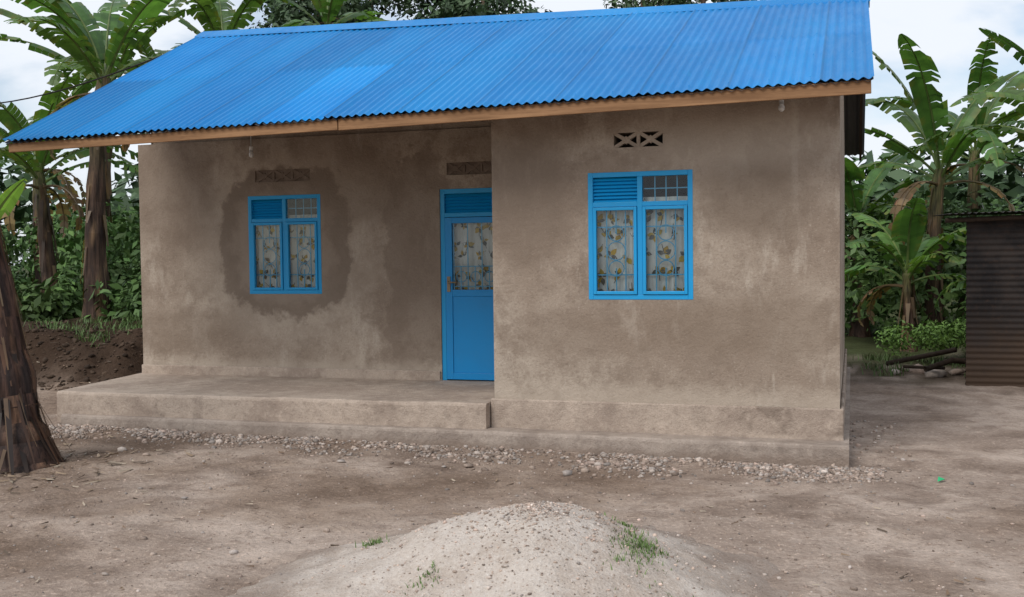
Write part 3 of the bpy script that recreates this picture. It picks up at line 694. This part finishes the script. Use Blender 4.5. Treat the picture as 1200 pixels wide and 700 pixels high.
leaf_geo(mb,Vector((-6.60,-1.92,1.72)),.30,1.20,.72,.15,.5,rr,.05,(.15,.28,.06))
leaf_geo(mb,top,2.4,1.0,1.5,.26,1.3,rr,.2,(.09,.2,.04))
leaf_geo(mb,top,3.6,1.2,1.6,.26,1.0,rr,.2,(.09,.2,.04))
mb.obj('banana_plant',[LEAF,STEM])
mb=MB()
for k in range(720):
    if k<260: x=bx+rr.gauss(0,.6);y=by+rr.gauss(0,.45)
    elif k<620: x=rr.uniform(-7.5,2.5);y=rr.uniform(-5,-.8)
    else: x=rr.uniform(-11,-8.4);y=rr.uniform(2.,5.)
    big_=(k<260 or k>=620)
    z=gz(x,y)+.006;an=rr.random()*6.28;l=rr.uniform(.03,.16) if big_ else rr.uniform(.015,.07);w_=rr.uniform(.003,.015) if big_ else rr.uniform(.002,.008)
    dx,dy=math.cos(an),math.sin(an);c=rr.choice([(.28,.2,.13),(.2,.13,.08),(.42,.34,.25),(.10,.07,.045)])
    mb.add([(x-dy*w_,y+dx*w_,z),(x+dy*w_,y-dx*w_,z+.004),(x+dx*l+dy*w_*.5,y+dy*l-dx*w_*.5,z+rr.uniform(0,.02)),(x+dx*l-dy*w_*.5,y+dy*l+dx*w_*.5,z+.006)],[(0,1,2,3)],c)
mb.obj('dry_leaf_litter',[FOL])
# ------------------------------------------------------------------ leaf masses
def leaf_quads(cl,size,colf,seed):
    r=np.random.default_rng(seed);Vs=[];Cs=[]
    for (c,rad,nn) in cl:
        d=r.normal(0,1,(nn,3));d/=np.linalg.norm(d,axis=1)[:,None];q=r.random(nn)**.45
        P=np.array(c)+d*q[:,None]*np.array(rad)
        nrm=d*.6+r.normal(0,.6,(nn,3))+np.array((0,0,.5));nrm/=np.linalg.norm(nrm,axis=1)[:,None]
        t=np.cross(nrm,r.normal(0,1,(nn,3)));t/=np.linalg.norm(t,axis=1)[:,None];b=np.cross(nrm,t)
        s=size*r.uniform(.6,1.4,nn)[:,None]
        v=np.stack([P-t*s,P+b*s*.45-t*s*.1+nrm*s*.12,P+t*s,P-b*s*.45-t*s*.1+nrm*s*.12],1)
        base=colf(r);cc=np.array(base)*r.uniform(.7,1.35,(nn,1))
        Vs.append(v.reshape(-1,3));Cs.append(np.repeat(cc,4,0))
    V=np.concatenate(Vs);C=np.concatenate(Cs);n=len(V)//4
    return V,np.arange(n*4).reshape(n,4),C
def foliage(name,cl,size,colf,seed):
    V,Fx,C=leaf_quads(cl,size,colf,seed);return npobj(name,V,Fx,C,[FOL])
green=lambda r:np.array((.07,.135,.038))*r.uniform(.6,1.7)+np.array((.03,.02,0))*r.random()*.6
cl=[]
for k in range(85):
    x=rng.uniform(-26,-8.6);y=rng.uniform(8,16)+max(0,(-x-12))*.1;z=gz(x,y)+rng.uniform(.1,1.6)
    cl.append(((x,y,z),(rng.uniform(.6,1.2),rng.uniform(.6,1.),rng.uniform(.5,.9)),300))
for k in range(26):
    x=rng.uniform(-15,-9.3);y=rng.uniform(5.6,8);cl.append(((x,y,gz(x,y)+rng.uniform(.1,.6)),(.5,.5,.45),220))
foliage('shrub_thicket',cl,.095,green,3)
cl=[]
for k in range(80):
    x=rng.uniform(-1.0,9);y=rng.uniform(12,18);z=rng.uniform(.1,2.4)
    cl.append(((x,y,z),(rng.uniform(.6,1.1),rng.uniform(.6,1.),rng.uniform(.5,.9)),300))
foliage('shrub_thicket',cl,.095,green,4)
cl=[((1.25,8.6,.38),(.4,.4,.25),1300),((1.7,8.9,.4),(.4,.4,.25),800),((.7,9.2,.3),(.35,.3,.3),500)]
foliage('leafy_bush',cl,.035,lambda r:np.array((.14,.25,.05)),5)
cl=[]
for k in range(150):
    a=rng.uniform(-1.15,.75);d=rng.uniform(38,60);x=math.sin(a)*d;y=math.cos(a)*d-8;cl.append(((x,y,rng.uniform(0,4.2)),(2.5,2.0,1.8),220))
foliage('distant_trees',cl,.38,lambda r:np.array((.05,.09,.035))*r.uniform(.7,1.5),6)
def tree(x,y,h,seed,name='eucalyptus_tree',cr=2.6,n=26,per=360,col=(.055,.095,.04)):
    rr=random.Random(seed);mb=MB();e=empty(name)
    K=10;pts=[(x+.25*math.sin(k*.7+seed),y+.2*math.cos(k*.6+seed),h*k/K-.2) for k in range(K+1)]
    mb.tube(pts,[.24*(1-.75*k/K) for k in range(K+1)],10)
    cl=[]
    for i in range(n):
        t=rr.uniform(.5,1.0);b=Vector(pts[int(t*K*.97)]);an=rr.random()*6.28;l=cr*rr.uniform(.4,1.1)*(1.15-.5*t)
        q=b+Vector((math.cos(an)*l,math.sin(an)*l,rr.uniform(.2,1.0)));m=b.lerp(q,.5)+Vector((0,0,.15))
        mb.tube([b,m,q],[.06,.035,.012],6)
        for j in range(2):
            cl.append((tuple(q+Vector((rr.gauss(0,.4),rr.gauss(0,.4),rr.gauss(0,.3)))),(rr.uniform(.5,.9),rr.uniform(.5,.9),rr.uniform(.35,.65)),per//2))
    mb.obj('trunk_and_limbs',[BARK],e,smooth=True)
    V,Fx,C=leaf_quads(cl,.11,lambda r:np.array(col)*r.uniform(.6,1.6),seed);npobj('crown',V,Fx,C,[FOL],parent=e)
for (x,y,h,s) in ((-14.6,22,11.2,1),(-12.6,24,12.2,2),(-17.6,24,10.8,3),(-10.4,22,11.2,4),(-6.4,27,12.0,5),(-4.2,24,10.6,6)):
    tree(x,y,h,s)
# ------------------------------------------------------------------ corrugated iron shed on the right
sh=empty('corrugated_iron_shed')
def corr(x0,y0,x1,y1,z0,z1,amp=.01,pitch=.076):
    mb=MB();vs=[];n=int((z1-z0)/pitch*6);m=2
    for j in range(n+1):
        z=lerp(z0,z1,j/n);o=amp*math.cos(2*math.pi*(z-z0)/pitch)
        for i in range(m+1):
            t=i/m;nx_,ny_=-(y1-y0),(x1-x0);l=math.hypot(nx_,ny_);vs.append((lerp(x0,x1,t)+nx_/l*o,lerp(y0,y1,t)+ny_/l*o,z))
    mb.add(vs,[(j*(m+1)+i,j*(m+1)+i+1,(j+1)*(m+1)+i+1,(j+1)*(m+1)+i) for j in range(n) for i in range(m)]);return mb
sx,sy=1.40,5.9
corr(sx,sy,sx+3.2,sy+.1,-.1,2.08,.007).obj('front_sheets',[IRON],sh,smooth=True)
corr(sx,sy+.01,sx+.30,sy+2.4,-.1,2.1).obj('side_sheets',[IRON],sh,smooth=True)
corr(sx+3.2,sy+.1,sx+3.2,sy+2.4,-.1,2.1).obj('side_sheets_b',[IRON],sh,smooth=True)
mb=MB();vs=[];n=150
for j in range(n+1):
    t=j/n;x=sx-.24+t*3.8;o=.01*math.cos(2*math.pi*x/.076);vs+= [(x,sy-.25,2.13+o+.05*t),(x,sy+2.6,2.2+o)]
mb.add(vs,[(2*j,2*j+2,2*j+3,2*j+1) for j in range(n)]);mb.obj('roof_sheets',[IRON],sh,smooth=True)
mb=MB();mb.tube([(sx-.26,sy-.1,2.05),(sx+1.5,sy-.08,2.10),(sx+3.4,sy-.1,2.13)],.03,8)
mb.tube([(sx+1.6,sy-.06,-.2),(sx+1.6,sy-.05,2.10)],.04,8);mb.tube([(sx+3.1,sy-.0,-.2),(sx+3.1,sy-.0,2.10)],.04,8)
mb.obj('poles',[DWOOD],sh,smooth=True)
mb=MB()
mb.tube([(.95,6.4,.10),(1.3,6.7,.20),(1.7,6.9,.15)],.04,8);mb.tube([(.5,7.6,.05),(1.4,7.2,.3)],.035,8);mb.tube([(.7,6.9,.08),(1.2,6.6,.10)],.022,8)
mb.obj('firewood_logs',[DWOOD],smooth=True)
mb=MB();P0=Vector((-20,9,5.3));P1=Vector((-7.7,3.0,4.45));pts=[]
for k in range(21):
    t=k/20;p=P0.lerp(P1,t);p.z-=.5*math.sin(math.pi*t);pts.append(p)
mb.tube(pts,.012,5);mb.obj('overhead_cable',[DARK])
mb=MB();x,y=.62,-.35;z=gz(x,y)+.01
mb.add([(x,y,z),(x+.05,y+.01,z+.02),(x+.06,y+.05,z+.01),(x+.01,y+.05,z+.03)],[(0,1,2),(0,2,3)]);mb.obj('plastic_scrap',[m_simple('green_plastic',(.02,.35,.12),(.03,.45,.18),4,.4,None,0,.4)])
scene.view_settings.view_transform='Standard'
try: scene.view_settings.look='None'
except: pass
scene.view_settings.exposure=0
